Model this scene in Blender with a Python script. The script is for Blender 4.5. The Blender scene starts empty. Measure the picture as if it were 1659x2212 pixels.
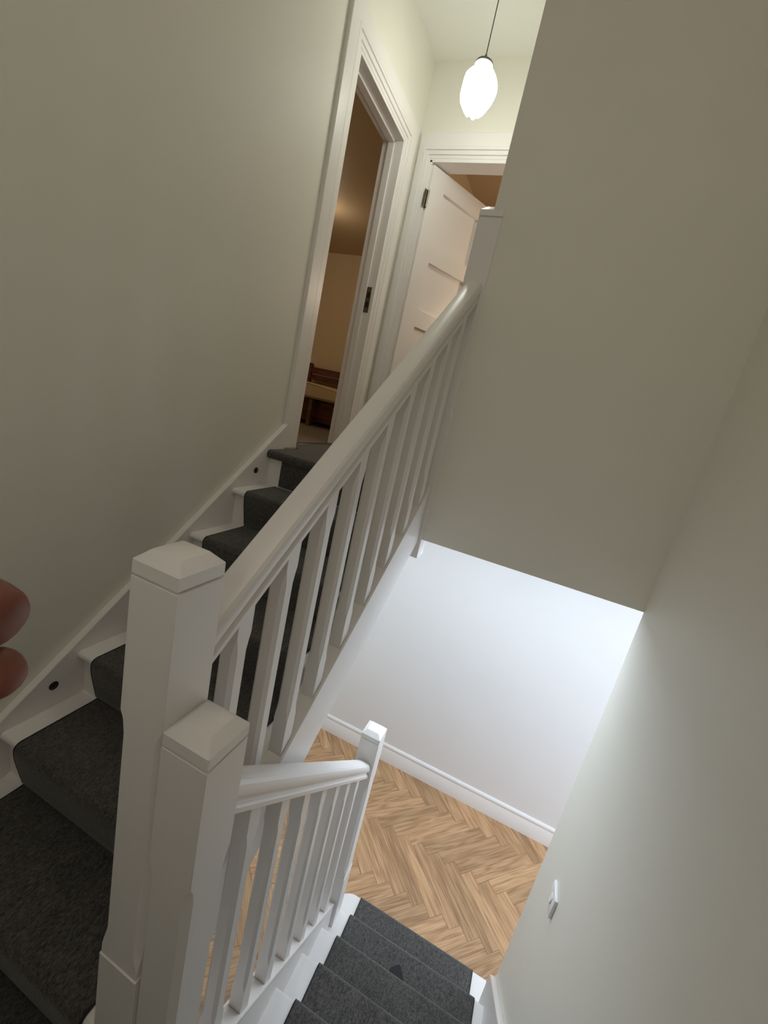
import bpy, bmesh, math, random
from mathutils import Vector, Matrix
random.seed(7)
S = bpy.context.scene
COL = S.collection

# ------------------------------------------------------------------ camera
FPX = 904.866
CAM = Vector((1.3703, -1.7355, 0.3440))
PITCH, ROLL, YAW = -0.23923, 0.22290, 0.33513
_c, _s = math.cos, math.sin
fwd = Vector((-_s(YAW)*_c(PITCH), _c(YAW)*_c(PITCH), _s(PITCH)))
rt = Vector((_c(YAW), _s(YAW), 0)); up = rt.cross(fwd)
RT = rt*_c(ROLL) + up*_s(ROLL); UP = -rt*_s(ROLL) + up*_c(ROLL)
cam = bpy.data.cameras.new('camera'); camo = bpy.data.objects.new('camera', cam); COL.objects.link(camo)
cam.sensor_fit = 'HORIZONTAL'; cam.sensor_width = 36.0; cam.lens = FPX/1659*36.0
cam.clip_start = 0.01; cam.clip_end = 60
camo.matrix_world = Matrix(((RT.x, UP.x, -fwd.x, CAM.x), (RT.y, UP.y, -fwd.y, CAM.y), (RT.z, UP.z, -fwd.z, CAM.z), (0, 0, 0, 1)))
S.camera = camo

# ------------------------------------------------------------------ light and exposure
S.view_settings.view_transform = 'Standard'; S.view_settings.look = 'None'
S.view_settings.gamma = 1.0; S.view_settings.exposure = 0.22; S.view_settings.use_curve_mapping = False
w = bpy.data.worlds.new('world'); S.world = w; w.use_nodes = True
w.node_tree.nodes['Background'].inputs[0].default_value = (0.9, 0.95, 1, 1)
w.node_tree.nodes['Background'].inputs[1].default_value = 0.02
S.cycles.diffuse_bounces = 8; S.cycles.max_bounces = 12

def lamp(name, kind, loc, power, color, size=0.1, target=None, sizey=None):
    l = bpy.data.lights.new(name, kind); l.energy = power; l.color = color
    if kind == 'AREA':
        l.size = size
        if sizey: l.shape = 'RECTANGLE'; l.size_y = sizey
    else: l.shadow_soft_size = size
    o = bpy.data.objects.new(name, l); COL.objects.link(o); o.location = loc
    if target is not None:
        o.rotation_euler = (Vector(target)-Vector(loc)).to_track_quat('-Z', 'Y').to_euler()
    return o
# hall ceiling light downstairs, bedside lamp, lamp in the room at the end, added unseen fills for the hall and half landing
lamp('hall_ceiling_lamp', 'AREA', (1.5, 0.34, -0.185), 21, (0.73, 0.86, 1.0), 2.2, (1.5, 0.34, -2), 0.3)
lamp('hall_side_fill', 'AREA', (4.1, 0.65, -1.35), 24, (0.73, 0.86, 1.0), 1.0, (0, 0.65, -1.45), 1.9)  # added side fill that evens out the hall wall, source unseen
lamp('bedroom_uplight', 'POINT', (-1.62, 2.70, 2.02), 2.6, (1.0, 0.80, 0.58), 0.05)
lamp('bedroom_lamp', 'POINT', (-2.6, 1.2, 1.5), 9, (1.0, 0.84, 0.62), 0.12)
lamp('end_room_lamp', 'POINT', (1.15, 2.0, 1.25), 11, (1.0, 0.80, 0.60), 0.12)
lamp('stairwell_fill', 'AREA', (0.95, -1.85, 2.47), 3.4, (1.0, 0.94, 0.87), 0.8, (0.95, -1.85, 0))  # added overhead fill for the stairwell, no fitting
lamp('landing_fill', 'AREA', (1.1, -2.33, 0.55), 1.5, (1.0, 0.95, 0.92), 0.7, (1.1, 0, 0.3), 0.9)  # added low fill behind the camera, brightens the newel fronts
PENDANT_STRENGTH = 16.0

# ------------------------------------------------------------------ materials
def new_mat(name):
    m = bpy.data.materials.new(name); m.use_nodes = True
    return m, m.node_tree.nodes, m.node_tree.links, m.node_tree.nodes['Principled BSDF']
def srgb(r, g, b):
    f = lambda c: (c/255/12.92) if c/255 <= 0.04045 else ((c/255+0.055)/1.055)**2.4
    return (f(r), f(g), f(b), 1)
def plain(name, col, rough=0.5, bump=0.0, scale=200.0, var=0.0, metal=0.0, spec=0.5):
    m, N, L, B = new_mat(name)
    B.inputs['Base Color'].default_value = col; B.inputs['Roughness'].default_value = rough
    B.inputs['Metallic'].default_value = metal; B.inputs['Specular IOR Level'].default_value = spec
    tc = N.new('ShaderNodeTexCoord')
    if bump or var:
        n = N.new('ShaderNodeTexNoise'); n.inputs['Scale'].default_value = scale; n.inputs['Detail'].default_value = 3
        L.new(tc.outputs['Object'], n.inputs['Vector'])
        if bump:
            b = N.new('ShaderNodeBump'); b.inputs['Strength'].default_value = bump; b.inputs['Distance'].default_value = 0.001
            L.new(n.outputs['Fac'], b.inputs['Height']); L.new(b.outputs['Normal'], B.inputs['Normal'])
        if var:
            n2 = N.new('ShaderNodeTexNoise'); n2.inputs['Scale'].default_value = 3; n2.inputs['Detail'].default_value = 2
            L.new(tc.outputs['Object'], n2.inputs['Vector'])
            r = N.new('ShaderNodeValToRGB')
            r.color_ramp.elements[0].position = 0.3; r.color_ramp.elements[1].position = 0.7
            r.color_ramp.elements[0].color = tuple(c*(1-var) for c in col[:3])+(1,)
            r.color_ramp.elements[1].color = tuple(min(1, c*(1+var)) for c in col[:3])+(1,)
            L.new(n2.outputs['Fac'], r.inputs['Fac']); L.new(r.outputs['Color'], B.inputs['Base Color'])
    return m
M_WALL = plain('wall_paint_cream', srgb(230, 227, 217), 0.55, 0.12, 350, 0.012)
M_HALLWALL = plain('wall_paint_hall', srgb(228, 226, 226), 0.6, 0.1, 350, 0.01)
M_CEIL = plain('ceiling_paint', srgb(236, 236, 228), 0.7, 0.08, 300)
M_WHITE = plain('white_satin_wood_paint', srgb(233, 229, 227), 0.33, 0.05, 90)
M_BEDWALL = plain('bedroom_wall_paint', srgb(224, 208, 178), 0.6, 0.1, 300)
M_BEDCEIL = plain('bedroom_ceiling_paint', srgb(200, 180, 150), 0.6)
M_METAL = plain('brushed_steel', srgb(128, 124, 112), 0.3, 0.0, 100, 0, 1.0)
M_BLACK = plain('black_recess', srgb(18, 17, 17), 0.5)
M_DARKMETAL = plain('dark_step_light_lens', srgb(40, 38, 36), 0.25)
M_PLASTIC = plain('white_switch_plastic', srgb(238, 238, 238), 0.3)
M_CORD = plain('grey_flex', srgb(92, 92, 88), 0.6)
M_CAPMET = plain('grey_lamp_cap', srgb(105, 100, 92), 0.5)
M_MATT = plain('mattress_cotton', srgb(214, 196, 158), 0.85, 0.2, 120, 0.04)
M_PATCH = plain('dark_patch_matte', srgb(42, 39, 42), 0.9, 0.3, 300)  # even dark colour of the flat patch on the step

def carpet(name, dark, light, pile=1.0):
    m, N, L, B = new_mat(name)
    tc = N.new('ShaderNodeTexCoord')
    n1 = N.new('ShaderNodeTexNoise'); n1.inputs['Scale'].default_value = 300; n1.inputs['Detail'].default_value = 2
    n2 = N.new('ShaderNodeTexNoise'); n2.inputs['Scale'].default_value = 110; n2.inputs['Detail'].default_value = 4; n2.inputs['Roughness'].default_value = 0.7
    n3 = N.new('ShaderNodeTexNoise'); n3.inputs['Scale'].default_value = 7; n3.inputs['Detail'].default_value = 3
    mp = N.new('ShaderNodeMapping'); mp.inputs['Scale'].default_value = (1.0, 0.45, 0.7)
    L.new(tc.outputs['Object'], mp.inputs['Vector'])
    for n in (n1, n2): L.new(mp.outputs['Vector'], n.inputs['Vector'])
    L.new(tc.outputs['Object'], n3.inputs['Vector'])
    mx = N.new('ShaderNodeMath'); mx.operation = 'MULTIPLY_ADD'; mx.inputs[1].default_value = 0.55
    L.new(n1.outputs['Fac'], mx.inputs[0])
    m2 = N.new('ShaderNodeMath'); m2.operation = 'MULTIPLY'; m2.inputs[1].default_value = 0.45
    L.new(n2.outputs['Fac'], m2.inputs[0]); L.new(m2.outputs[0], mx.inputs[2])
    r = N.new('ShaderNodeValToRGB'); r.color_ramp.elements[0].position = 0.36; r.color_ramp.elements[1].position = 0.66
    r.color_ramp.elements[0].color = dark; r.color_ramp.elements[1].color = light
    L.new(mx.outputs[0], r.inputs['Fac'])
    mv = N.new('ShaderNodeMix'); mv.data_type = 'RGBA'; mv.blend_type = 'MULTIPLY'; mv.inputs['Factor'].default_value = 0.35
    L.new(r.outputs['Color'], mv.inputs['A']); L.new(n3.outputs['Fac'], mv.inputs['B'])
    L.new(mv.outputs['Result'], B.inputs['Base Color'])
    B.inputs['Roughness'].default_value = 0.95; B.inputs['Specular IOR Level'].default_value = 0.1
    B.inputs['Sheen Weight'].default_value = 0.28; B.inputs['Sheen Roughness'].default_value = 0.5
    b = N.new('ShaderNodeBump'); b.inputs['Strength'].default_value = 0.9*pile; b.inputs['Distance'].default_value = 0.004
    L.new(mx.outputs[0], b.inputs['Height']); L.new(b.outputs['Normal'], B.inputs['Normal'])
    return m
M_CARPET = carpet('charcoal_carpet', srgb(50, 48, 46), srgb(108, 105, 102))
M_BIND = plain('carpet_edge_binding', srgb(38, 37, 40), 0.9, 0.4, 500)
M_BEDCARPET = carpet('taupe_carpet', srgb(108, 94, 80), srgb(150, 134, 116), 0.6)

def wood(name, base, dark, light, rough=0.4, objrand=True, ring=1.0):
    m, N, L, B = new_mat(name)
    tc = N.new('ShaderNodeTexCoord'); oi = N.new('ShaderNodeObjectInfo')
    off = N.new('ShaderNodeVectorMath'); off.operation = 'SCALE'; off.inputs[0].default_value = (17, 9, 5)
    L.new(oi.outputs['Random'], off.inputs['Scale'])
    add = N.new('ShaderNodeVectorMath'); add.operation = 'ADD'
    L.new(tc.outputs['Object'], add.inputs[0]); L.new(off.outputs[0], add.inputs[1])
    def noise(scale, detail, sc, dist=0.0, rough=0.6):
        mp = N.new('ShaderNodeMapping'); mp.inputs['Scale'].default_value = sc
        L.new(add.outputs[0], mp.inputs['Vector'])
        n = N.new('ShaderNodeTexNoise'); n.inputs['Scale'].default_value = scale; n.inputs['Detail'].default_value = detail
        n.inputs['Distortion'].default_value = dist; n.inputs['Roughness'].default_value = rough
        L.new(mp.outputs['Vector'], n.inputs['Vector']); return n
    grain = noise(1.0, 4, (5, 210, 60), 0.4)
    cath = noise(1.0, 2, (1.6, 13, 6), 0.3)
    wv = N.new('ShaderNodeMath'); wv.operation = 'MULTIPLY'; wv.inputs[1].default_value = 34*ring
    L.new(cath.outputs['Fac'], wv.inputs[0])
    sn = N.new('ShaderNodeMath'); sn.operation = 'SINE'; L.new(wv.outputs[0], sn.inputs[0])
    sm = N.new('ShaderNodeMath'); sm.operation = 'MULTIPLY_ADD'; sm.inputs[1].default_value = 0.11; sm.inputs[2].default_value = 0.0
    L.new(sn.outputs[0], sm.inputs[0])
    ad = N.new('ShaderNodeMath'); ad.operation = 'ADD'; L.new(grain.outputs['Fac'], ad.inputs[0]); L.new(sm.outputs[0], ad.inputs[1])
    r = N.new('ShaderNodeValToRGB'); e = r.color_ramp.elements
    e[0].position = 0.25; e[0].color = dark; e[1].position = 0.75; e[1].color = light
    k = e.new(0.47); k.color = base
    L.new(ad.outputs[0], r.inputs['Fac'])
    hv = N.new('ShaderNodeHueSaturation')
    vm = N.new('ShaderNodeMapRange'); vm.inputs['To Min'].default_value = 0.82; vm.inputs['To Max'].default_value = 1.15
    L.new(oi.outputs['Random'], vm.inputs['Value']); L.new(vm.outputs['Result'], hv.inputs['Value'])
    L.new(r.outputs['Color'], hv.inputs['Color']); L.new(hv.outputs['Color'], B.inputs['Base Color'])
    B.inputs['Roughness'].default_value = rough
    b = N.new('ShaderNodeBump'); b.inputs['Strength'].default_value = 0.12; b.inputs['Distance'].default_value = 0.001
    L.new(ad.outputs[0], b.inputs['Height']); L.new(b.outputs['Normal'], B.inputs['Normal'])
    return m
M_OAK = wood('herringbone_oak', srgb(177, 138, 99), srgb(143, 106, 74), srgb(198, 161, 123), 0.45)
M_GAP = plain('floor_joint', srgb(92, 66, 42), 0.8)
M_BEDWOOD = wood('dark_red_bed_wood', srgb(92, 38, 20), srgb(58, 20, 10), srgb(118, 56, 30), 0.35)
M_SKIN = plain('skin', srgb(126, 72, 60), 0.5, 0.15, 160, 0.12)
M_SKIN.node_tree.nodes['Principled BSDF'].inputs['Subsurface Weight'].default_value = 0.05
m, N, L, B = new_mat('lit_white_glass'); M_GLASS = m
B.inputs['Base Color'].default_value = (0.95, 0.95, 0.92, 1); B.inputs['Roughness'].default_value = 0.2
B.inputs['Emission Color'].default_value = (0.96, 1.0, 0.90, 1); B.inputs['Emission Strength'].default_value = PENDANT_STRENGTH

# ------------------------------------------------------------------ mesh helpers
class MB:
    def __init__(s): s.v = []; s.f = []
    def add(s, vs, fs):
        o = len(s.v); s.v += [tuple(x) for x in vs]; s.f += [tuple(i+o for i in f) for f in fs]; return s
    def box(s, x0, x1, y0, y1, z0, z1):
        return s.add([(x0, y0, z0), (x1, y0, z0), (x1, y1, z0), (x0, y1, z0), (x0, y0, z1), (x1, y0, z1), (x1, y1, z1), (x0, y1, z1)],
                     [(3, 2, 1, 0), (4, 5, 6, 7), (0, 1, 5, 4), (1, 2, 6, 5), (2, 3, 7, 6), (3, 0, 4, 7)])
    def rings(s, rings, cap=True, closed=False):
        n = len(rings[0]); vs = [p for r in rings for p in r]; fs = []
        m_ = len(rings)
        for i in range(m_ if closed else m_-1):
            a, b = i*n, ((i+1) % m_)*n
            for j in range(n):
                k = (j+1) % n; fs.append((a+j, a+k, b+k, b+j))
        if cap and not closed:
            fs.append(tuple(range(n-1, -1, -1))); fs.append(tuple((m_-1)*n+j for j in range(n)))
        return s.add(vs, fs)
    def prism(s, poly, axis, a, b):           # polygon in the two other axes, extruded from a to b
        if axis == 'X': g = lambda p, t: (t, p[0], p[1])
        elif axis == 'Y': g = lambda p, t: (p[0], t, p[1])
        else: g = lambda p, t: (p[0], p[1], t)
        return s.rings([[g(p, a) for p in poly], [g(p, b) for p in poly]])
    def lathe(s, prof, seg, fn=None):
        rr = []
        for r, z in prof:
            rr.append([(r*_c(2*math.pi*j/seg), r*_s(2*math.pi*j/seg), z) if fn is None else fn(r, z, 2*math.pi*j/seg) for j in range(seg)])
        return s.rings(rr)
    def mesh(s, name, mat, bevel=0.0, seg=1, smooth=True, sharp=38):
        me = bpy.data.meshes.new(name); me.from_pydata(s.v, [], s.f); me.update()
        bm = bmesh.new(); bm.from_mesh(me)
        bmesh.ops.recalc_face_normals(bm, faces=bm.faces)
        if bevel:
            es = [e for e in bm.edges if len(e.link_faces) == 2 and e.calc_face_angle(0) > 0.5]
            bmesh.ops.bevel(bm, geom=es, offset=bevel, segments=seg, profile=0.5, affect='EDGES', clamp_overlap=True)
        if smooth:
            for f in bm.faces: f.smooth = True
        bm.to_mesh(me); bm.free()
        if smooth: me.set_sharp_from_angle(angle=math.radians(sharp))
        me.materials.append(mat); return me
    def obj(s, name, mat, parent=None, bevel=0.0, seg=1, smooth=True, sharp=38):
        return link(name, s.mesh(name, mat, bevel, seg, smooth, sharp), parent)
def link(name, me, parent=None):
    o = bpy.data.objects.new(name, me); COL.objects.link(o)
    if parent is not None: put(o, parent)
    return o
def put(o, parent):
    bpy.context.view_layer.update() if False else None
    o.parent = parent
    o.matrix_parent_inverse = parent_inv(parent)
def parent_inv(p):
    m_ = Matrix.Translation(p.location) @ p.rotation_euler.to_matrix().to_4x4()
    while p.parent is not None:
        p = p.parent; m_ = Matrix.Translation(p.location) @ p.rotation_euler.to_matrix().to_4x4() @ p.matrix_parent_inverse.copy().inverted().inverted() @ m_ if False else m_
    return m_.inverted()
def thing(name, label, cat, loc=(0, 0, 0), group=None):
    o = bpy.data.objects.new(name, None); COL.objects.link(o); o.location = loc; o.empty_display_size = 0.05
    return tag(o, label, cat, group)
def tag(o, label, cat, group=None):
    o['label'] = label; o['category'] = cat
    if group: o['group'] = group
    return o
def struct(o, label=None, cat=None):
    o['kind'] = 'structure'
    if label: o['label'] = label
    if cat: o['category'] = cat
    return o
def sempty(name, loc, label, cat):
    o = bpy.data.objects.new(name, None); COL.objects.link(o); o.location = loc; o.empty_display_size = 0.05
    return struct(o, label, cat)

# ------------------------------------------------------------------ dimensions (metres)
ZF, ZC = -2.5664, 2.4912           # hall floor, upper ceiling
ZL = -1.2815                       # half landing
XR = 1.8529                        # face of the right wall
XB = 0.925                         # left end of the bulkhead
ZB = -0.172                        # underside of bulkhead, hall ceiling
YE = 1.2344                        # end wall of upper landing
YH = 1.3012                        # hall far wall
YN = -1.3318; SQ = 0.09            # newel front, newel side
XN1, XN2 = 0.875, 0.965
RIS = 0.1828
UG, UY = 0.2317, 0.0961            # upper flight going, top nosing y
LG, LY = 0.2229, 0.1296            # lower flight going, bottom nosing y
MU, ML = 0.766, -0.839             # rail slopes
UXC, LXC = 0.920, 1.007            # balustrade centre lines

# ------------------------------------------------------------------ the shell
b = MB()
b.box(-0.13, 0, -2.35, 0.375, ZF, ZC); b.box(-0.13, 0, 1.035, YE+0.12, ZF, ZC); b.box(-0.13, 0, 0.375, 1.035, ZF, -0.013); b.box(-0.13, 0, 0.375, 1.035, 1.945, ZC)
wl = struct(b.obj('wall_left', M_WALL, smooth=False), 'long cream wall on the left beside the upper stairs', 'wall')
struct(MB().box(XR, XR+0.1, -2.35, 0, ZF, ZC).obj('wall_right', M_WALL, smooth=False), 'cream wall on the right, with the light switch low on it', 'wall')
struct(MB().box(XB, XR, 0, 0.1, ZB, ZC).obj('wall_front', M_WALL, smooth=False), 'cream wall hanging over the lower hall, facing the camera', 'wall')
struct(MB().box(XB, XB+0.1, 0.1, YE+0.12, 0, ZC).obj('wall_landing_right', M_WALL, smooth=False))
b = MB(); b.box(0, 0.105, YE, YE+0.12, 0, ZC); b.box(0.80, XB, YE, YE+0.12, 0, ZC); b.box(0.105, 0.80, YE, YE+0.12, 1.935, ZC)
struct(b.obj('wall_landing_end', M_WALL, smooth=False), 'cream end wall of the upper landing behind the pendant light', 'wall')
struct(MB().box(-0.13, XR+0.1, -2.45, -2.35, ZF, ZC).obj('wall_back', M_WALL, smooth=False))
struct(MB().box(-0.13, XR+0.1, -2.45, YE+0.12, ZC, ZC+0.1).obj('ceiling', M_CEIL, smooth=False), 'off-white ceiling above the upper landing', 'ceiling')
struct(MB().box(-0.13, 4.2, YH, YH+0.1, ZF-0.1, 0).obj('wall_hall', M_HALLWALL, smooth=False), 'bright white far wall of the lower hall', 'wall')
struct(MB().box(4.2, 4.3, -0.1, YH+0.1, ZF-0.1, 0).obj('wall_hall_right', M_HALLWALL, smooth=False))
struct(MB().box(XR+0.1, 4.2, -0.1, 0, ZF, 0).obj('wall_hall_near', M_HALLWALL, smooth=False))
b = MB(); b.box(0, XB, 0.135, YH, ZB, -0.012); b.box(XB, 4.2, 0.1, YH, ZB, 0); b.box(XR, 4.2, 0, 0.1, ZB, 0)
struct(b.obj('ceiling_hall', M_CEIL, smooth=False))
struct(MB().box(0, XR, -1.37, -1.335, ZF, ZL-0.1).obj('wall_under_landing', M_HALLWALL, smooth=False))
# sloping soffit under the upper flight
zs = lambda y: -0.31 + MU*y
struct(MB().prism([(-1.26, zs(-1.26)), (0.135, zs(0.135)), (0.135, zs(0.135)+0.015), (-1.26, zs(-1.26)+0.015)], 'X', 0, 0.88).obj('ceiling_under_stairs', M_CEIL, smooth=False))

# hall floor: herringbone oak
fl = struct(MB().box(0, 4.2, -1.335, YH, ZF-0.1, ZF-0.006).obj('floor', M_GAP, smooth=False), 'oak herringbone floor of the lower hall', 'floor')
PW = 0.12/math.sqrt(2); NL = 6
ex = Vector((1, 1))/math.sqrt(2); ey = Vector((1, -1))/math.sqrt(2); O0 = Vector((0.975, 0.786))
def clip(poly, x0, x1, y0, y1):
    for ax, lim, sg in ((0, x0, 1), (0, x1, -1), (1, y0, 1), (1, y1, -1)):
        out = []
        for i, p in enumerate(poly):
            q = poly[(i+1) % len(poly)]; dp, dq = sg*(p[ax]-lim), sg*(q[ax]-lim)
            if dp >= 0: out.append(p)
            if dp*dq < 0:
                t = dp/(dp-dq); out.append((p[0]+t*(q[0]-p[0]), p[1]+t*(q[1]-p[1])))
        poly = out
        if len(poly) < 3: return []
    return poly
def plank_mesh(poly, cx):
    mb = MB(); n = len(poly); c = 0.0007; e = 0.0012
    gx = sum(p[0] for p in poly)/n; gy = sum(p[1] for p in poly)/n
    def ins(d):
        o = []
        for x, y in poly:
            l = math.hypot(x-gx, y-gy) or 1
            o.append((x-(x-gx)/l*d*1.4, y-(y-gy)/l*d*1.4))
        return o
    A, Bp = ins(c), ins(c+e)
    mb.rings([[(x, y, -0.006) for x, y in A], [(x, y, -0.0009) for x, y in A], [(x, y, 0) for x, y in Bp]])
    return mb
full = {}
np_ = 0
for k in range(-60, 60):
    for m_ in range(-6, 7):
        for typ in (0, 1):
            u0, v0 = (k+NL*m_, k-NL*m_) if typ == 0 else (NL+k+NL*m_, 1-NL+k-NL*m_)
            du, dv = (NL, 1) if typ == 0 else (1, NL)
            cu, cv = u0+du/2, v0+dv/2
            cen = O0 + (ex*cu+ey*cv)*PW
            if not (-0.5 < cen.x < 3.6 and -1.6 < cen.y < 1.6): continue
            ax = ex if typ == 0 else ey                   # plank length direction
            ang = math.atan2(ax.y, ax.x)
            hl, hw = NL*PW/2, PW/2
            loc = [(-hl, -hw), (hl, -hw), (hl, hw), (-hl, hw)]
            wd = [(cen.x+x*_c(ang)-y*_s(ang), cen.y+x*_s(ang)+y*_c(ang)) for x, y in loc]
            cl = clip(wd, 0.004, 3.2, -0.95, YH-0.006)
            if not cl: continue
            area = abs(sum(cl[i][0]*cl[(i+1) % len(cl)][1]-cl[(i+1) % len(cl)][0]*cl[i][1] for i in range(len(cl))))/2
            if area < 0.0006: continue
            if area > hl*hw*4*0.999:
                if 'm' not in full: full['m'] = plank_mesh(loc, 0).mesh('plank', M_OAK, smooth=False)
                me = full['m']
            else:
                back = [((x-cen.x)*_c(ang)+(y-cen.y)*_s(ang), -(x-cen.x)*_s(ang)+(y-cen.y)*_c(ang)) for x, y in cl]
                me = plank_mesh(back, 0).mesh('plank', M_OAK, smooth=False)
            o = bpy.data.objects.new('plank', me); COL.objects.link(o); o.parent = fl
            o.location = (cen.x, cen.y, ZF + random.uniform(-0.0003, 0.0003)); o.rotation_euler = (0, 0, ang); np_ += 1
print('planks', np_)

# baseboard of the hall
def base_prof(y0, h):   # profile in (y, z), wall face at y0, board towards -y
    return [(y0, ZF), (y0-0.018, ZF), (y0-0.018, ZF+h-0.036), (y0-0.0165, ZF+h-0.034), (y0-0.0165, ZF+h-0.032), (y0-0.0178, ZF+h-0.030),
            (y0-0.0172, ZF+h-0.014), (y0-0.0165, ZF+h-0.011), (y0-0.006, ZF+h-0.001), (y0-0.004, ZF+h), (y0, ZF+h)]
struct(MB().prism(base_prof(YH, 0.167), 'X', 0.0, 4.2).obj('baseboard_hall', M_WHITE, bevel=0), 'white baseboard along the bright hall wall', 'baseboard')

# ------------------------------------------------------------------ newel posts
def newel(name, label, x0, y0, ztop, zjoint, zbot, ch=True, proud=0.002):
    t = thing(name, label, 'newel post', (x0+SQ/2, y0+SQ/2, zbot))
    cx, cy, h = x0+SQ/2, y0+SQ/2, SQ/2
    def sq(z, c, hh=h):
        c = max(c, 0.0012)
        return [(cx-hh+c, cy-hh, z), (cx+hh-c, cy-hh, z), (cx+hh, cy-hh+c, z), (cx+hh, cy+hh-c, z), (cx+hh-c, cy+hh, z), (cx-hh+c, cy+hh, z), (cx-hh, cy+hh-c, z), (cx-hh, cy-hh+c, z)]
    zt = ztop
    r = [sq(zjoint, 0), sq(zjoint+0.022, 0)]
    if ch:
        r += [sq(zjoint+0.032, 0.004), sq(zjoint+0.045, 0.009), sq(zjoint+0.075, 0.012), sq(zt-0.27, 0.012), sq(zt-0.245, 0.008), sq(zt-0.23, 0.0)]
    r += [sq(zt-0.001, 0), sq(zt, 0.001, h-0.001)]
    MB().rings(r).obj('post', M_WHITE, t)
    MB().rings([sq(zbot, 0, h+proud), sq(zjoint-0.003, 0, h+proud), sq(zjoint, 0.001, h-0.001)]).obj('base', M_WHITE, t)
    c = MB()
    c.rings([sq(zt, 0, h-0.006), sq(zt+0.005, 0, h-0.006)])
    c.rings([sq(zt+0.0045, 0.001, h), sq(zt+0.025, 0.002, h), sq(zt+0.041, 0.003, h-0.0165), sq(zt+0.042, 0.003, h-0.018)])
    c.obj('cap', M_WHITE, t)
    return t
newel('newel_post', 'tall white newel post at the foot of the upper stairs', XN1, YN, 0.039, -0.734, ZL)
newel('newel_post', 'shorter white newel post set against the tall one, at the lower rail', XN2, YN, -0.213, -1.05, ZL)
newel('newel_post', 'white newel post at the foot of the lower stairs on the hall floor side', 0.962, -0.1954, -1.081, -1.881, ZF+2*RIS)
newel('newel_post', 'white newel post at the top of the upper stairs, built into the wall', XN1, -0.005, 1.097, 0.336, -0.2606, True, 0.0)

# ------------------------------------------------------------------ balustrades
def balustrade(name, label, xc, y0, y1, zu, zb, slope, ys, zlo):
    t = thing(name, label, 'balustrade', (xc, (y0+y1)/2, zb((y0+y1)/2)))
    k = 1/math.cos(math.atan(slope))
    hp = [(0.0315, 0), (0.0325, 0.001), (0.0325, 0.0105), (0.031, 0.0125), (0.0265, 0.0155), (0.0245, 0.020), (0.0243, 0.0262), (0.0285, 0.0268), (0.0325, 0.0285),
          (0.0338, 0.033), (0.0335, 0.043), (0.031, 0.0505), (0.0255, 0.0558), (0.016, 0.0588), (0.005, 0.0602)]
    prof = [(-x, h) for x, h in hp][::-1]; prof = hp + prof
    pr = [[(xc+x, y, zu(y)+h*k) for x, h in prof] for y in (y0, y1)]
    MB().rings(pr).obj('handrail', M_WHITE, t, sharp=24)
    # base rail: flat rail with a shallow channel for the feet
    bp = [(-0.030, -0.022), (0.030, -0.022), (0.030, -0.002), (0.028, 0), (0.0215, 0), (0.0215, -0.006), (-0.0215, -0.006), (-0.0215, 0), (-0.028, 0), (-0.030, -0.002)]
    MB().rings([[(xc+x, y, zb(y)+h*k) for x, h in bp] for y in (y0, y1)]).obj('base_rail', M_WHITE, t)
    h = 0.0205
    def spindle(yc):
        def ring(z, c, sl):
            c = max(c, 0.0008)
            q = [(-h+c, -h), (h-c, -h), (h, -h+c), (h, h-c), (h-c, h), (-h+c, h), (-h, h-c), (-h, -h+c)]
            return [(xc+x, yc+y, z+sl*y) for x, y in q]
        a, d = zb(yc)-0.006, zu(yc)+0.001
        return MB().rings([ring(a, 0, slope), ring(a+0.105, 0, 0), ring(a+0.118, 0.0045, 0), ring(a+0.14, 0.0085, 0), ring(d-0.105, 0.0085, 0), ring(d-0.083, 0.0045, 0), ring(d-0.068, 0, 0), ring(d, 0, slope)])
    for yc in ys: spindle(yc).obj('baluster', M_WHITE, t)
    edges = [y0] + [v for yc in ys for v in (yc-h, yc+h)] + [y1]
    for i in range(0, len(edges), 2):
        a, d = edges[i], edges[i+1]
        fp = [(-0.0212, -0.006), (0.0212, -0.006), (0.0212, -0.0012), (-0.0212, -0.0012)]
        MB().rings([[(xc+x, y, zb(y)+hh*k) for x, hh in fp] for y in (a+0.0006, d-0.0006)]).obj('fillet', M_WHITE, t)
    return t
UZU = lambda y: 0.8235 - 0.0157 + MU*y
UZB = lambda y: 0.068 + MU*y
LZU = lambda y: -1.4325 - 0.836*y
LZB = lambda y: -2.2128 + ML*y
balustrade('balustrade', 'white upper balustrade rising from the tall newel to the bulkhead wall', UXC, YN+SQ, -0.005, UZU, UZB, MU, [-1.1335+0.1315*i for i in range(9)], None)
balustrade('balustrade', 'white lower balustrade descending from the short newel to the hall', LXC, YN+SQ, -0.1954, LZU, LZB, ML, [-1.1225+0.1368*i for i in range(7)], None)

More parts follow.
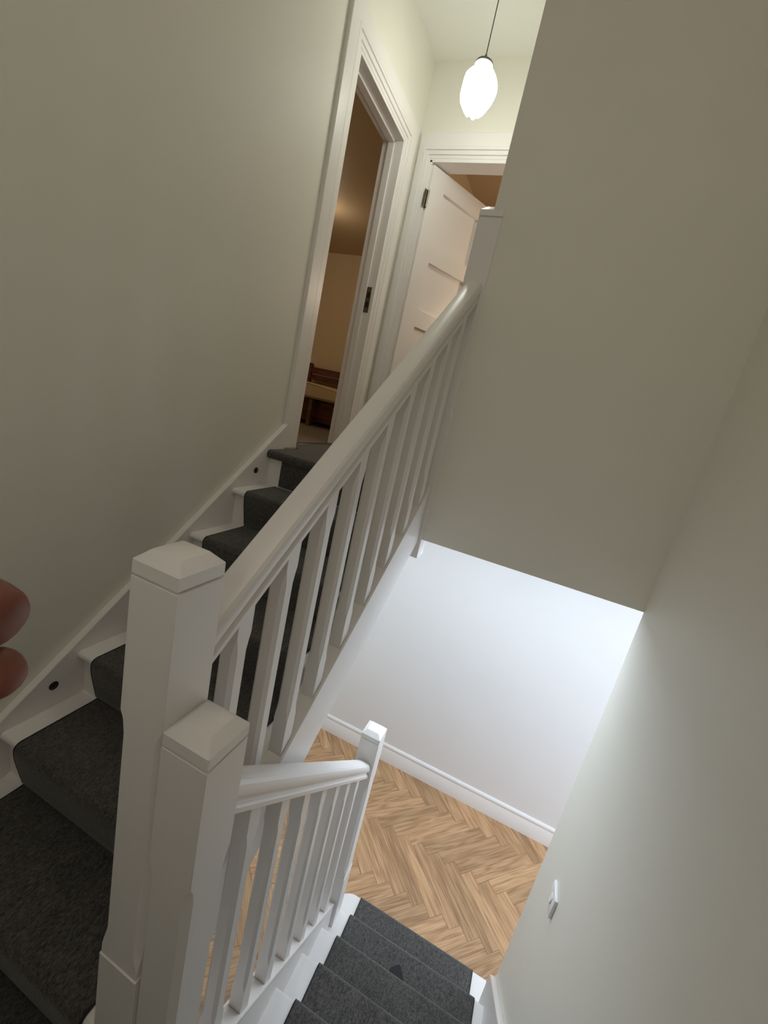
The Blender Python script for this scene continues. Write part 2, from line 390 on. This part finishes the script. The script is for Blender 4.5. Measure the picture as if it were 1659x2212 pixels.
# ------------------------------------------------------------------ stairs
def nosed(y_front, y_back, z, th=0.028):
    r = th/2
    pts = [(y_back, z), (y_front+r, z)]
    for a in range(1, 8):
        t = math.pi/2 + math.pi*a/8; pts.append((y_front+r+r*_c(t), z-r+r*_s(t)))
    pts += [(y_front+r, z-th), (y_back, z-th)]
    return pts
up_st = thing('upper_staircase', 'white upper flight of stairs climbing along the left wall', 'stairs', (0.45, -0.6, ZL))
for k in range(1, 7):
    y = UY-k*UG
    MB().prism(nosed(y, y+UG+0.030, -k*RIS), 'X', 0.028, 0.892).obj('tread', M_WHITE, up_st)
for k in range(0, 7):
    y = UY-k*UG+0.029
    MB().box(0.028, 0.892, y, y+0.012, max(-(k+1)*RIS-0.0, ZL), -k*RIS-0.027).obj('riser', M_WHITE, up_st)
WS = lambda y: -0.041 + 0.7805*y
MB().prism([(-1.75, WS(-1.75)-0.34), (-1.75, max(WS(-1.75), ZL+0.15)), (-1.47, ZL+0.15+0.0), (-1.42, WS(-1.42)), (0.238, WS(0.238)), (0.238, -0.012), (0.16, -0.20), (-1.25, WS(-1.25)-0.30)], 'X', 0.0, 0.03).obj('wall_stringer', M_WHITE, up_st, bevel=0.003)
lo = lambda y: -0.183 + MU*y
k_ = 0.022/math.cos(math.atan(MU))
MB().prism([(YN+SQ, lo(YN+SQ)), (-0.005, lo(-0.005)), (-0.005, UZB(-0.005)-k_), (YN+SQ, UZB(YN+SQ)-k_)], 'X', UXC-0.03, UXC+0.0295).obj('stringer', M_WHITE, up_st, bevel=0.002)

lw_st = thing('lower_staircase', 'white lower flight of stairs descending to the oak hall floor', 'stairs', (1.45, -0.5, ZF))
for k in range(2, 7):
    y = LY-0.008-(k-1)*LG
    z = ZF+k*RIS
    # nosing faces +y on this flight
    pts = [(-(a), b_) for a, b_ in nosed(-y, -y+LG+0.030, z)]
    MB().prism(pts, 'X', 1.03, 1.826).obj('tread', M_WHITE, lw_st)
for k in range(2, 8):
    y = LY-0.008-(k-1)*LG-0.029
    MB().box(1.03, 1.826, y-0.012, y, ZF+(k-1)*RIS, ZF+k*RIS-0.027).obj('riser', M_WHITE, lw_st)
# bottom step with a rounded end around the newel
yf = LY-0.008
def bull(off, z0, z1):
    r = 0.105-off; cx, cy = 1.085, yf-0.105
    xr = 1.8515
    p = [(xr, yf-off)] + [(cx + r*_c(math.radians(a)), cy + r*_s(math.radians(a))) for a in range(90, 181, 10)]
    p += [(cx-r, yf-0.222), (xr, yf-0.222)]
    return [[(x, y, z) for x, y in p] for z in (z0, z1)]
zt1 = ZF+RIS
m1 = MB(); rr = bull(0.004, zt1-0.028, zt1-0.024); m1.rings([rr[0], bull(0.0, zt1-0.02, 0)[0], bull(0.0, zt1-0.008, 0)[0], bull(0.004, zt1-0.0015, 0)[0], bull(0.009, zt1, 0)[0]])
m1.obj('bullnose_tread', M_WHITE, lw_st)
MB().rings(bull(0.02, ZF, zt1-0.028)).obj('bullnose_riser', M_WHITE, lw_st)
kz = 0.022/math.cos(math.atan(ML))
MB().prism([(YN+SQ, LZB(YN+SQ)-0.27), (YN+SQ, LZB(YN+SQ)-kz), (-0.1954, LZB(-0.1954)-kz), (-0.1954, ZF+RIS), (-0.27, ZF+RIS-0.001)], 'X', LXC-0.03, LXC+0.0295).obj('stringer', M_WHITE, lw_st, bevel=0.002)
RS = lambda y: -2.150 - 0.83*y
MB().prism([(-1.25, RS(-1.25)-0.3), (-1.25, RS(-1.25)), (-0.012, RS(-0.012)), (-0.002, RS(-0.012)-0.03), (-0.002, ZF+0.19), (-0.3, ZF+0.19)], 'X', XR-0.030, XR-0.0005).obj('wall_stringer', M_WHITE, lw_st, bevel=0.003)

# half landing
struct(MB().prism([(0, -2.35), (XR, -2.35), (XR, LY-0.008-6*LG-0.0), (XN2+SQ, LY-0.008-6*LG), (XN2+SQ, YN+SQ), (0.03, YN+SQ), (0, YN+SQ)], 'Z', ZL-0.1, ZL-0.006).obj('floor_half_landing', M_WHITE, smooth=False))
tag(MB().prism([(0.002, -2.348), (XR-0.002, -2.348), (XR-0.03, -1.197), (XN2+SQ+0.01, -1.197), (XN2+SQ+0.01, YN-0.006), (XN1-0.004, YN-0.006), (XN1-0.004, -1.259), (0.032, -1.259), (0.032, -1.5)], 'Z', ZL-0.006, ZL+0.006).obj('landing_carpet', M_CARPET, smooth=False), 'dark carpet on the half landing below the upper flight', 'carpet')

# ------------------------------------------------------------------ carpet runners
def runner(name, label, x0, x1, steps, tail, sgn):
    """steps: list of (nosing y, z) from the bottom up; sgn=+1 flight rises with +y."""
    pts = []
    for i, (yn, z) in enumerate(steps):
        zb_ = steps[i-1][1] if i else tail
        yb = yn + sgn*0.032
        # up the riser, bulging out to the nosing, round it and along the tread
        rise = z-zb_
        pts.append((yb, zb_+0.010))
        for f, d in ((0.10, 0.86), (0.28, 0.62), (0.48, 0.36), (0.66, 0.14), (0.80, 0.02)):
            pts.append((yn + sgn*0.030*d, zb_+rise*f))
        for a in (0.0, 0.35, 0.7, 1.05, 1.4):
            R_ = 0.026
            pts.append((yn + sgn*(R_-R_*_c(a)), z-R_+0.010+(R_-0.003)*_s(a)))
        nx = steps[i+1][0] if i+1 < len(steps) else yn + sgn*0.222
        pts.append((nx + sgn*0.012, z+0.008))
    out = MB(); th = 0.011
    nv = []
    for i in range(len(pts)):
        a = pts[max(0, i-1)]; b_ = pts[min(len(pts)-1, i+1)]
        d = Vector((b_[0]-a[0], b_[1]-a[1])); d.normalize()
        n = Vector((-d.y, d.x))*(-1 if sgn < 0 else 1)
        if n.y*1.0 + (-sgn)*n.x < 0: n = -n
        nv.append(n)
    rings = []
    e = 0.004
    for p, n in zip(pts, nv):
        q = (p[0]-n.x*th, p[1]-n.y*th)
        mdl = (p[0]-n.x*e, p[1]-n.y*e)
        rings.append([(x0, q[0], q[1]), (x0, mdl[0], mdl[1]), (x0+e, p[0], p[1]), (x1-e, p[0], p[1]), (x1, mdl[0], mdl[1]), (x1, q[0], q[1])])
    out.rings(rings)
    o = out.obj(name, M_CARPET); tag(o, label, 'carpet')
    for xx in (x0, x1):
        bm_ = MB(); rb = []
        for p, n in zip(pts, nv):
            c = Vector((p[0]-n.x*0.005, p[1]-n.y*0.005)); r = []
            for j in range(6):
                a = j*math.pi/3; r.append((xx+0.0028*_c(a), c.x+n.x*0.0055*_s(a), c.y+n.y*0.0055*_s(a)))
            rb.append(r)
        bm_.rings(rb).obj('edge_binding', M_BIND, o)
    return o
us = [(UY-k*UG-0.008, -k*RIS+0.002) for k in range(6, 0, -1)]
ru = runner('stair_runner', 'dark charcoal carpet runner up the middle of the upper stairs', 0.113, 0.785, us, ZL, +1)
# riser piece under the landing nosing
MB().box(0.113, 0.785, UY+0.019, UY+0.029, -RIS+0.008, -0.041).obj('riser_piece', M_CARPET, ru)
ls = [(LY-(k-1)*LG, ZF+k*RIS+0.002) for k in range(1, 8)]
runner('stair_runner', 'grey carpet runner down the lower stairs, ending at the oak floor', 1.1136, 1.776, ls, ZF+0.002, -1)
# fitted carpet of the upper landing, wrapped over the top nosing
lc = nosed(UY-0.004, YE-0.002, 0.006, 0.046)
tag(MB().prism(lc, 'X', 0.030, XN1-0.004).box(-0.108, 0.0302, 0.393, 1.017, -0.012, 0.0058).obj('landing_carpet', M_CARPET), 'dark carpet on the upper landing rounded over the top step', 'carpet')
struct(MB().box(0.0, XB, 0.128, 0.136, ZB, -0.041).obj('trim_1', M_WHITE, smooth=False))
# flat dark patch on the second step
sc = [(1.376, -0.262), (1.377, -0.205), (1.411, -0.171), (1.417, -0.170), (1.466, -0.232), (1.47, -0.272)]
tag(MB().prism(sc, 'Z', ZF+2*RIS+0.0095, ZF+2*RIS+0.0125).obj('dark_patch', M_PATCH), 'small flat dark patch at the back of a lower step', 'scrap')

# ------------------------------------------------------------------ doorways
def arch_prof():   # (distance from opening edge outward, thickness): moulded inner edge, flat outer part
    return [(0.0, 0.0), (0.0, 0.006), (0.017, 0.0062), (0.0195, 0.0135), (0.0415, 0.0138), (0.0445, 0.0215), (0.0575, 0.0215), (0.058, 0.0206), (0.0595, 0.0206), (0.060, 0.0215), (0.134, 0.0212), (0.1375, 0.0185), (0.138, 0.0)]
def architrave(parent, face, a0, a1, zt, outer0=None, outer1=None):
    """face(a, d, z): a along the wall, d out of it. Two jamb pieces and a head, mitred."""
    P = arch_prof()
    def piece(f0, f1): return MB().rings([[f0(w_, t_) for w_, t_ in P], [f1(w_, t_) for w_, t_ in P]])
    c0 = (lambda w_: min(w_, outer0)) if outer0 else (lambda w_: w_)
    c1 = (lambda w_: min(w_, outer1)) if outer1 else (lambda w_: w_)
    z0 = 0.012
    piece(lambda w_, t_: face(a0-c0(w_), t_, z0), lambda w_, t_: face(a0-c0(w_), t_, zt+w_)).obj('architrave', M_WHITE, parent, sharp=20)
    piece(lambda w_, t_: face(a1+c1(w_), t_, z0), lambda w_, t_: face(a1+c1(w_), t_, zt+w_)).obj('architrave', M_WHITE, parent, sharp=20)
    piece(lambda w_, t_: face(a0-c0(w_), t_, zt+w_), lambda w_, t_: face(a1+c1(w_), t_, zt+w_)).obj('architrave', M_WHITE, parent, sharp=20)
d1 = sempty('door_1', (0, 0.70, 0), 'open doorway with moulded white frame at the top of the stairs, bedroom inside', 'doorway')
architrave(d1, lambda a, d, z: (d, a, z), 0.375, 1.035, 1.945)
for (ya, yb, za, zb2) in ((0.365, 0.392, 0, 1.93), (1.018, 1.045, 0, 1.93), (0.365, 1.045, 1.928, 1.955)):
    MB().box(-0.14, 0.004, ya, yb, za, zb2).obj('lining', M_WHITE, d1, bevel=0.0015)
for (ya, yb, za, zb2) in ((0.392, 0.404, 0, 1.928), (1.006, 1.018, 0, 1.928), (0.392, 1.018, 1.916, 1.928)):
    MB().box(-0.098, -0.055, ya, yb, za, zb2).obj('door_stop', M_WHITE, d1, bevel=0.002)
sp = MB(); sp.box(-0.055, -0.018, 1.0155, 1.0185, 0.925, 1.085); so = sp.obj('strike_plate', M_METAL, d1, bevel=0.001)
for zc in (0.975, 1.035): MB().box(-0.046, -0.026, 1.0145, 1.017, zc-0.018, zc+0.018).obj('latch_hole', M_BLACK, so)
MB().box(-0.125, -0.09, 0.392, 1.018, 0, 0.010).obj('threshold_bar', M_METAL, d1, bevel=0.003)

d2 = sempty('door_2', (0.45, YE, 0), 'white four-panel door ajar in the landing end wall behind the top newel', 'door')
architrave(d2, lambda a, d, z: (a, YE-d, z), 0.112, 0.795, 1.953, outer0=0.088, outer1=0.125)
for (xa, xb_, za, zb2) in ((0.104, 0.128, 0, 1.945), (0.78, 0.804, 0, 1.945), (0.104, 0.804, 1.932, 1.958)):
    MB().box(xa, xb_, YE-0.004, YE+0.124, za, zb2).obj('lining', M_WHITE, d2, bevel=0.0015)
# leaf, hinged at its left edge and swung into the far room
ANG = math.radians(61.4); LW = 0.66; LH = 1.923; LT = 0.040
lf = MB(); 
def lp(s_, t_, z_):   # s along leaf, t thickness (0 visible face, + away), z
    dx, dy = _c(ANG), _s(ANG); nx, ny = -_s(ANG), _c(ANG)
    return (0.145+dx*s_+nx*t_, 1.240+dy*s_+ny*t_, z_)
def lbox(mb, s0, s1, t0, t1, z0, z1):
    vs = [lp(s, t, z) for z in (z0, z1) for s, t in ((s0, t0), (s1, t0), (s1, t1), (s0, t1))]
    mb.add(vs, [(3, 2, 1, 0), (4, 5, 6, 7), (0, 1, 5, 4), (1, 2, 6, 5), (2, 3, 7, 6), (3, 0, 4, 7)])
prow = [(1.494, 1.811), (1.066, 1.381), (0.637, 0.951), (0.20, 0.521)]
ST = 0.131
lbox(lf, 0, ST, 0, LT, 0.012, LH); lbox(lf, LW-ST, LW, 0, LT, 0.012, LH)
zz = [0.012] + sorted([v for p_ in prow for v in p_]) + [LH]
for i in range(0, len(zz), 2): lbox(lf, ST, LW-ST, 0, LT, zz[i], zz[i+1])
leaf = lf.obj('door_leaf', M_WHITE, d2, smooth=False)
for z0, z1 in prow:
    pm = MB(); lbox(pm, ST-0.001, LW-ST+0.001, 0.023, LT-0.006, z0-0.001, z1+0.001)
    po = pm.obj('panel', M_WHITE, leaf, smooth=False)
for zc in (1.722, 0.45, 0.15):
    h_ = MB(); lbox(h_, -0.034, -0.002, 0.002, 0.006, zc-0.05, zc+0.05); lbox(h_, -0.003, -0.0002, 0.0, 0.034, zc-0.05, zc+0.05)
    rr_ = []
    for z_ in (zc-0.05, zc+0.05):
        rr_.append([(lp(-0.006, -0.005, 0)[0]+0.006*_c(a*math.pi/4), lp(-0.006, -0.005, 0)[1]+0.006*_s(a*math.pi/4), z_) for a in range(8)])
    h_.rings(rr_)
    h_.obj('hinge', M_METAL, leaf)
hd = MB(); lbox(hd, LW-0.085, LW-0.045, -0.006, 0.0, 0.93, 1.08); lbox(hd, LW-0.18, LW-0.05, -0.05, -0.036, 1.0, 1.015); lbox(hd, LW-0.068, LW-0.052, -0.05, 0, 1.0, 1.015)
hd.obj('door_handle', M_METAL, leaf, bevel=0.002)

# ------------------------------------------------------------------ bedroom and end room
struct(MB().box(-3.7, -0.13, -0.1, 4.2, -0.1, 0.004).obj('floor_bedroom', M_BEDCARPET, smooth=False), 'taupe carpet floor of the bedroom', 'floor')
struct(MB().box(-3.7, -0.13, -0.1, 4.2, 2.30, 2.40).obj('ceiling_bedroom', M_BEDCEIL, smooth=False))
struct(MB().box(-3.7, 0.0, 4.10, 4.20, 0, 2.40).obj('wall_bedroom_end', M_BEDWALL, smooth=False), 'dim cream wall of the bedroom behind the bed', 'wall')
struct(MB().box(-3.7, -3.6, -0.1, 4.2, 0, 2.40).obj('wall_bedroom_left', M_BEDWALL, smooth=False))
struct(MB().box(-3.7, -0.13, -0.2, -0.1, 0, 2.40).obj('wall_bedroom_near', M_BEDWALL, smooth=False))
struct(MB().box(-0.13, 0.03, YE+0.12, 4.2, -0.1, 2.5).obj('wall_partition', M_BEDWALL, smooth=False))
struct(MB().box(0.03, 2.8, YE+0.12, 4.2, -0.1, 0.004).obj('floor_end_room', M_BEDCARPET, smooth=False))
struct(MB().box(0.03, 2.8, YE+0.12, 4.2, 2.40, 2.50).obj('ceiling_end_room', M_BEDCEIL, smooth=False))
struct(MB().box(0.03, 2.8, 4.1, 4.2, 0, 2.40).obj('wall_end_room_far', M_BEDWALL, smooth=False))
struct(MB().box(2.7, 2.8, YE+0.12, 4.2, 0, 2.40).obj('wall_end_room_right', M_BEDWALL, smooth=False))
struct(MB().box(XB, 2.8, YE+0.12, YE+0.2, 0, 2.40).obj('wall_end_room_near', M_BEDWALL, smooth=False))

bed = thing('bed', 'dark red wooden bed with slatted headboard seen through the doorway', 'bed', (-1.3, 3.0, 0))
BX0, BX1, BY0, BY1 = -2.30, -0.36, 1.95, 3.98
for x in (BX0, BX1-0.07):
    MB().prism([(BY1-0.045, 0.0), (BY1, 0.0), (BY1+0.02, 0.72), (BY1-0.02, 0.745), (BY1-0.045, 0.70)], 'X', x, x+0.07).obj('headboard_post', M_BEDWOOD, bed, bevel=0.004)
for z0, z1 in ((0.60, 0.69), (0.51, 0.583), (0.42, 0.47)):
    MB().box(BX0+0.07, BX1-0.07, BY1-0.035, BY1-0.012, z0, z1).obj('headboard_slat', M_BEDWOOD, bed, bevel=0.004)
MB().box(BX0, BX0+0.03, BY0, BY1, 0.15, 0.272).obj('side_rail', M_BEDWOOD, bed, bevel=0.003)
MB().box(BX1-0.03, BX1, BY0, BY1, 0.15, 0.272).obj('side_rail', M_BEDWOOD, bed, bevel=0.003)
MB().box(BX0, BX1, BY0+0.10, BY0+0.125, 0.05, 0.272).obj('foot_rail', M_BEDWOOD, bed, bevel=0.003)
MB().box(BX0+0.03, BX1-0.03, BY0+0.13, BY1-0.05, 0.245, 0.270).obj('slat_base', M_BEDWOOD, bed)
M_LEG = wood('pale_leg_wood', srgb(112, 82, 54), srgb(90, 62, 38), srgb(130, 98, 66), 0.4)
for x in (BX0+0.05, -0.95, BX1-0.10):
    MB().box(x, x+0.042, BY0+0.02, BY0+0.062, 0.0, 0.272).obj('leg', M_LEG, bed, bevel=0.003)
mt = MB(); rr = []
for i in range(25):
    x = BX0+0.04+(BX1-BX0-0.08)*i/24
    u = (x+1.03)/0.48
    dz = 0.0 if u < 0 else 0.042*min(1, u)**1.3
    za = 0.274; zb2 = 0.425-dz
    rr.append([(x, BY0-0.01, za+0.02), (x, BY0+0.01, za), (x, BY1-0.09, za), (x, BY1-0.06, za+0.02), (x, BY1-0.06, zb2-0.02), (x, BY1-0.09, zb2), (x, BY0+0.02, zb2), (x, BY0-0.006, zb2-0.008), (x, BY0-0.012, zb2-0.024)])
mt.rings(rr)
mo = mt.obj('mattress', M_MATT); tag(mo, 'cream mattress with a sagging piped edge on the wooden bed', 'mattress')
pp = MB(); pr_ = []
for i in range(25):
    x = BX0+0.04+(BX1-BX0-0.08)*i/24; u = (x+1.03)/0.48; dz = 0.0 if u < 0 else 0.042*min(1, u)**1.3
    pr_.append([(x, BY0-0.010+0.006*_c(a*math.pi/3), 0.412-dz+0.006*_s(a*math.pi/3)) for a in range(6)])
pp.rings(pr_).obj('piping', M_MATT, mo)
so_ = thing('wall_socket', 'small pale wall socket above the headboard of the bed', 'socket', (-2.385, 4.10, 0.79))
MB().box(-2.46, -2.335, 4.090, 4.10, 0.752, 0.832).obj('plate', M_PLASTIC, so_, bevel=0.002)
for x in (-2.43, -2.375):
    MB().box(x-0.012, x+0.012, 4.0875, 4.091, 0.775, 0.80).obj('rocker', M_PLASTIC, so_)

# ------------------------------------------------------------------ pendant light
PX, PY, PZ = 0.515, 0.70, 1.969
pt = thing('pendant_light', 'glowing white rippled glass pendant lamp hanging over the upper landing', 'lamp', (PX, PY, ZC))
c = MB(); rr = []
for z in (2.115, ZC-0.03): rr.append([(PX+0.0028*_c(a*math.pi/4), PY+0.0028*_s(a*math.pi/4), z) for a in range(8)])
c.rings(rr).obj('cord', M_CORD, pt)
def at(prof, name, mat, seg=24, fn=None):
    mb = MB(); prof = [(r_*0.87, z_*0.87) if abs(z_) < 0.3 else (r_, z_) for r_, z_ in prof]; mb.lathe(prof, seg, fn); mb.v = [(x+PX, y+PY, z+PZ) for x, y, z in mb.v]; return mb.obj(name, mat, pt)
at([(0.004, 0.176), (0.007, 0.166), (0.013, 0.152), (0.030, 0.141), (0.050, 0.131), (0.0555, 0.121), (0.0555, 0.116), (0.03, 0.098)], 'cap', M_CAPMET)
def wavy(r, z, a):
    f = max(0.0, 1-abs(z)/0.125)
    q = 1 + 0.05*_s(5*a+1.2+10*z) + 0.03*_s(8*a-16*z) + 0.035*_s(3*a+48*z)
    zz_ = z + (0.007*_s(6*a) if z < -0.085 else 0)
    return (r*q*_c(a), r*q*_s(a), zz_)
gp = [(0.030, 0.099), (0.052, 0.093), (0.072, 0.079), (0.086, 0.058), (0.095, 0.030), (0.100, 0.0), (0.099, -0.030), (0.092, -0.058), (0.079, -0.082), (0.062, -0.098), (0.050, -0.106), (0.046, -0.114), (0.036, -0.119), (0.015, -0.117)]
at(gp, 'glass_shade', M_GLASS, 48, wavy)
at([(0.05, ZC-PZ-0.001), (0.05, ZC-PZ-0.015), (0.04, ZC-PZ-0.03), (0.006, ZC-PZ-0.036)], 'ceiling_rose', M_PLASTIC)

# ------------------------------------------------------------------ switch, step lights
sw = thing('light_switch', 'white single light switch on the right wall above the lower stairs', 'light switch', (XR, -0.285, -1.245))
MB().box(XR-0.011, XR, -0.333, -0.249, -1.287, -1.203).obj('plate', M_PLASTIC, sw, bevel=0.0025, seg=2)
MB().prism([(XR-0.0105, -1.260), (XR-0.0165, -1.260), (XR-0.0125, -1.230), (XR-0.0105, -1.230)], 'Y', -0.303, -0.279).obj('rocker', M_PLASTIC, sw, bevel=0.001)
for (y, z, lab) in ((0.023, -0.103, 'small round dark step light in the white stringer near the top step'), (-0.907, -0.827, 'small round dark step light low on the white stringer near the left edge')):
    st = thing('step_light', lab, 'step light', (0.03, y, z), 'step lights in the wall stringer')
    rim = MB(); lens = MB()
    def disc(r0, x): return [(x, y+r0*_c(a*math.pi/10), z+r0*_s(a*math.pi/10)) for a in range(20)]
    rim.rings([disc(0.0155, 0.0298), disc(0.0155, 0.0318), disc(0.0135, 0.0330), disc(0.0105, 0.0326)]).obj('rim', M_BLACK, st)
    lens.rings([disc(0.0095, 0.0320), disc(0.008, 0.0334), disc(0.004, 0.0340)]).obj('lens', M_DARKMETAL, st)

# ------------------------------------------------------------------ the photographer's hand, at the left edge
def W(px, py, d):      # a point given by its direction from the lens and its distance along the view axis
    return CAM + fwd*d + RT*((px-829.5)/FPX*d) + UP*((1106-py)/FPX*d)
chains = []
def hand():
    me = bpy.data.meshes.new('hand'); V = []; E_ = []; Rr = []
    def P_(x, y, z, r): V.append(CAM + RT*x + UP*y + fwd*z); Rr.append(r); return len(V)-1
    def chain(i0, pts):
        p = i0
        for q in pts:
            n = P_(*q); E_.append((p, n)); p = n
    palm = P_(-0.178, -0.052, 0.085, 0.024)
    chain(palm, [(-0.20, -0.075, 0.055, 0.026), (-0.235, -0.12, 0.02, 0.024), (-0.27, -0.20, -0.03, 0.030), (-0.30, -0.27, -0.08, 0.034)])
    chain(palm, [(-0.165, -0.022, 0.095, 0.011), (-0.140, -0.020, 0.104, 0.0092), (-0.112, -0.0235, 0.106, 0.0108), (-0.0985, -0.0265, 0.106, 0.0100), (-0.0934, -0.0287, 0.106, 0.0064)])
    chain(palm, [(-0.160, -0.046, 0.098, 0.011), (-0.140, -0.042, 0.106, 0.0090), (-0.112, -0.0445, 0.107, 0.0082), (-0.0990, -0.0415, 0.107, 0.0074), (-0.0942, -0.0390, 0.107, 0.0062)])
    chain(palm, [(-0.165, -0.066, 0.094, 0.0105), (-0.148, -0.064, 0.10, 0.0085), (-0.128, -0.060, 0.103, 0.0075), (-0.117, -0.058, 0.104, 0.0063)])
    chain(palm, [(-0.172, -0.083, 0.086, 0.009), (-0.158, -0.083, 0.092, 0.0072), (-0.142, -0.078, 0.096, 0.0064), (-0.133, -0.076, 0.097, 0.0055)])
    chain(palm, [(-0.178, -0.028, 0.068, 0.012), (-0.160, -0.006, 0.066, 0.0105), (-0.142, 0.010, 0.072, 0.0092), (-0.128, 0.016, 0.080, 0.0074)])
    me.from_pydata(V, E_, []); me.update()
    o = bpy.data.objects.new('person', me); COL.objects.link(o)
    bm = bmesh.new(); bm.from_mesh(me); ly = bm.verts.layers.skin.verify()
    for i, v in enumerate(bm.verts):
        v[ly].radius = (Rr[i], Rr[i]); v[ly].use_root = (i == 0)
    bm.to_mesh(me); bm.free()
    s = o.modifiers.new('skin', 'SKIN'); s.use_smooth_shade = True
    u = o.modifiers.new('sub', 'SUBSURF'); u.levels = 2; u.render_levels = 2
    bpy.context.view_layer.update()
    dg = bpy.context.evaluated_depsgraph_get(); nm = bpy.data.meshes.new_from_object(o.evaluated_get(dg))
    o.modifiers.clear(); o.data = nm; nm.materials.clear(); nm.materials.append(M_SKIN)
    for f in nm.polygons: f.use_smooth = True
    return o
tag(hand(), 'reddish fingertips of the person taking the photo, at the left edge', 'person')

# ------------------------------------------------------------------ frames added out of view around two fill lamps
def frame_x(name, x0, x1, z0, z1, y, dep):      # frame added round a fill lamp on a wall that faces +y
    f = 0.05; e = sempty(name, ((x0+x1)/2, y, z0), 'white frame added around the fill lamp behind the camera', 'frame')
    for a, b_, c_, d_ in ((x0-f, x0, z0-f, z1+f), (x1, x1+f, z0-f, z1+f), (x0, x1, z0-f, z0), (x0, x1, z1, z1+f)):
        MB().box(a, b_, y, y+dep, c_, d_).obj('fill_frame_bar', M_WHITE, e, bevel=0.003)
frame_x('fill_frame_1', 0.75, 1.45, 0.10, 1.0, -2.349, 0.035)
e = sempty('fill_frame_2', (4.19, 0.65, ZF), 'white frame added around the fill lamp at the far right of the hall', 'frame')  # unseen frame added around the hall side fill
for a, b_, c_, d_ in ((0.08, 0.15, ZF+0.2, -0.36), (1.15, 1.22, ZF+0.2, -0.36), (0.15, 1.15, ZF+0.2, ZF+0.27), (0.15, 1.15, -0.40, -0.36)):
    MB().box(4.12, 4.198, a, b_, c_, d_).obj('fill_frame_bar', M_WHITE, e, bevel=0.003)
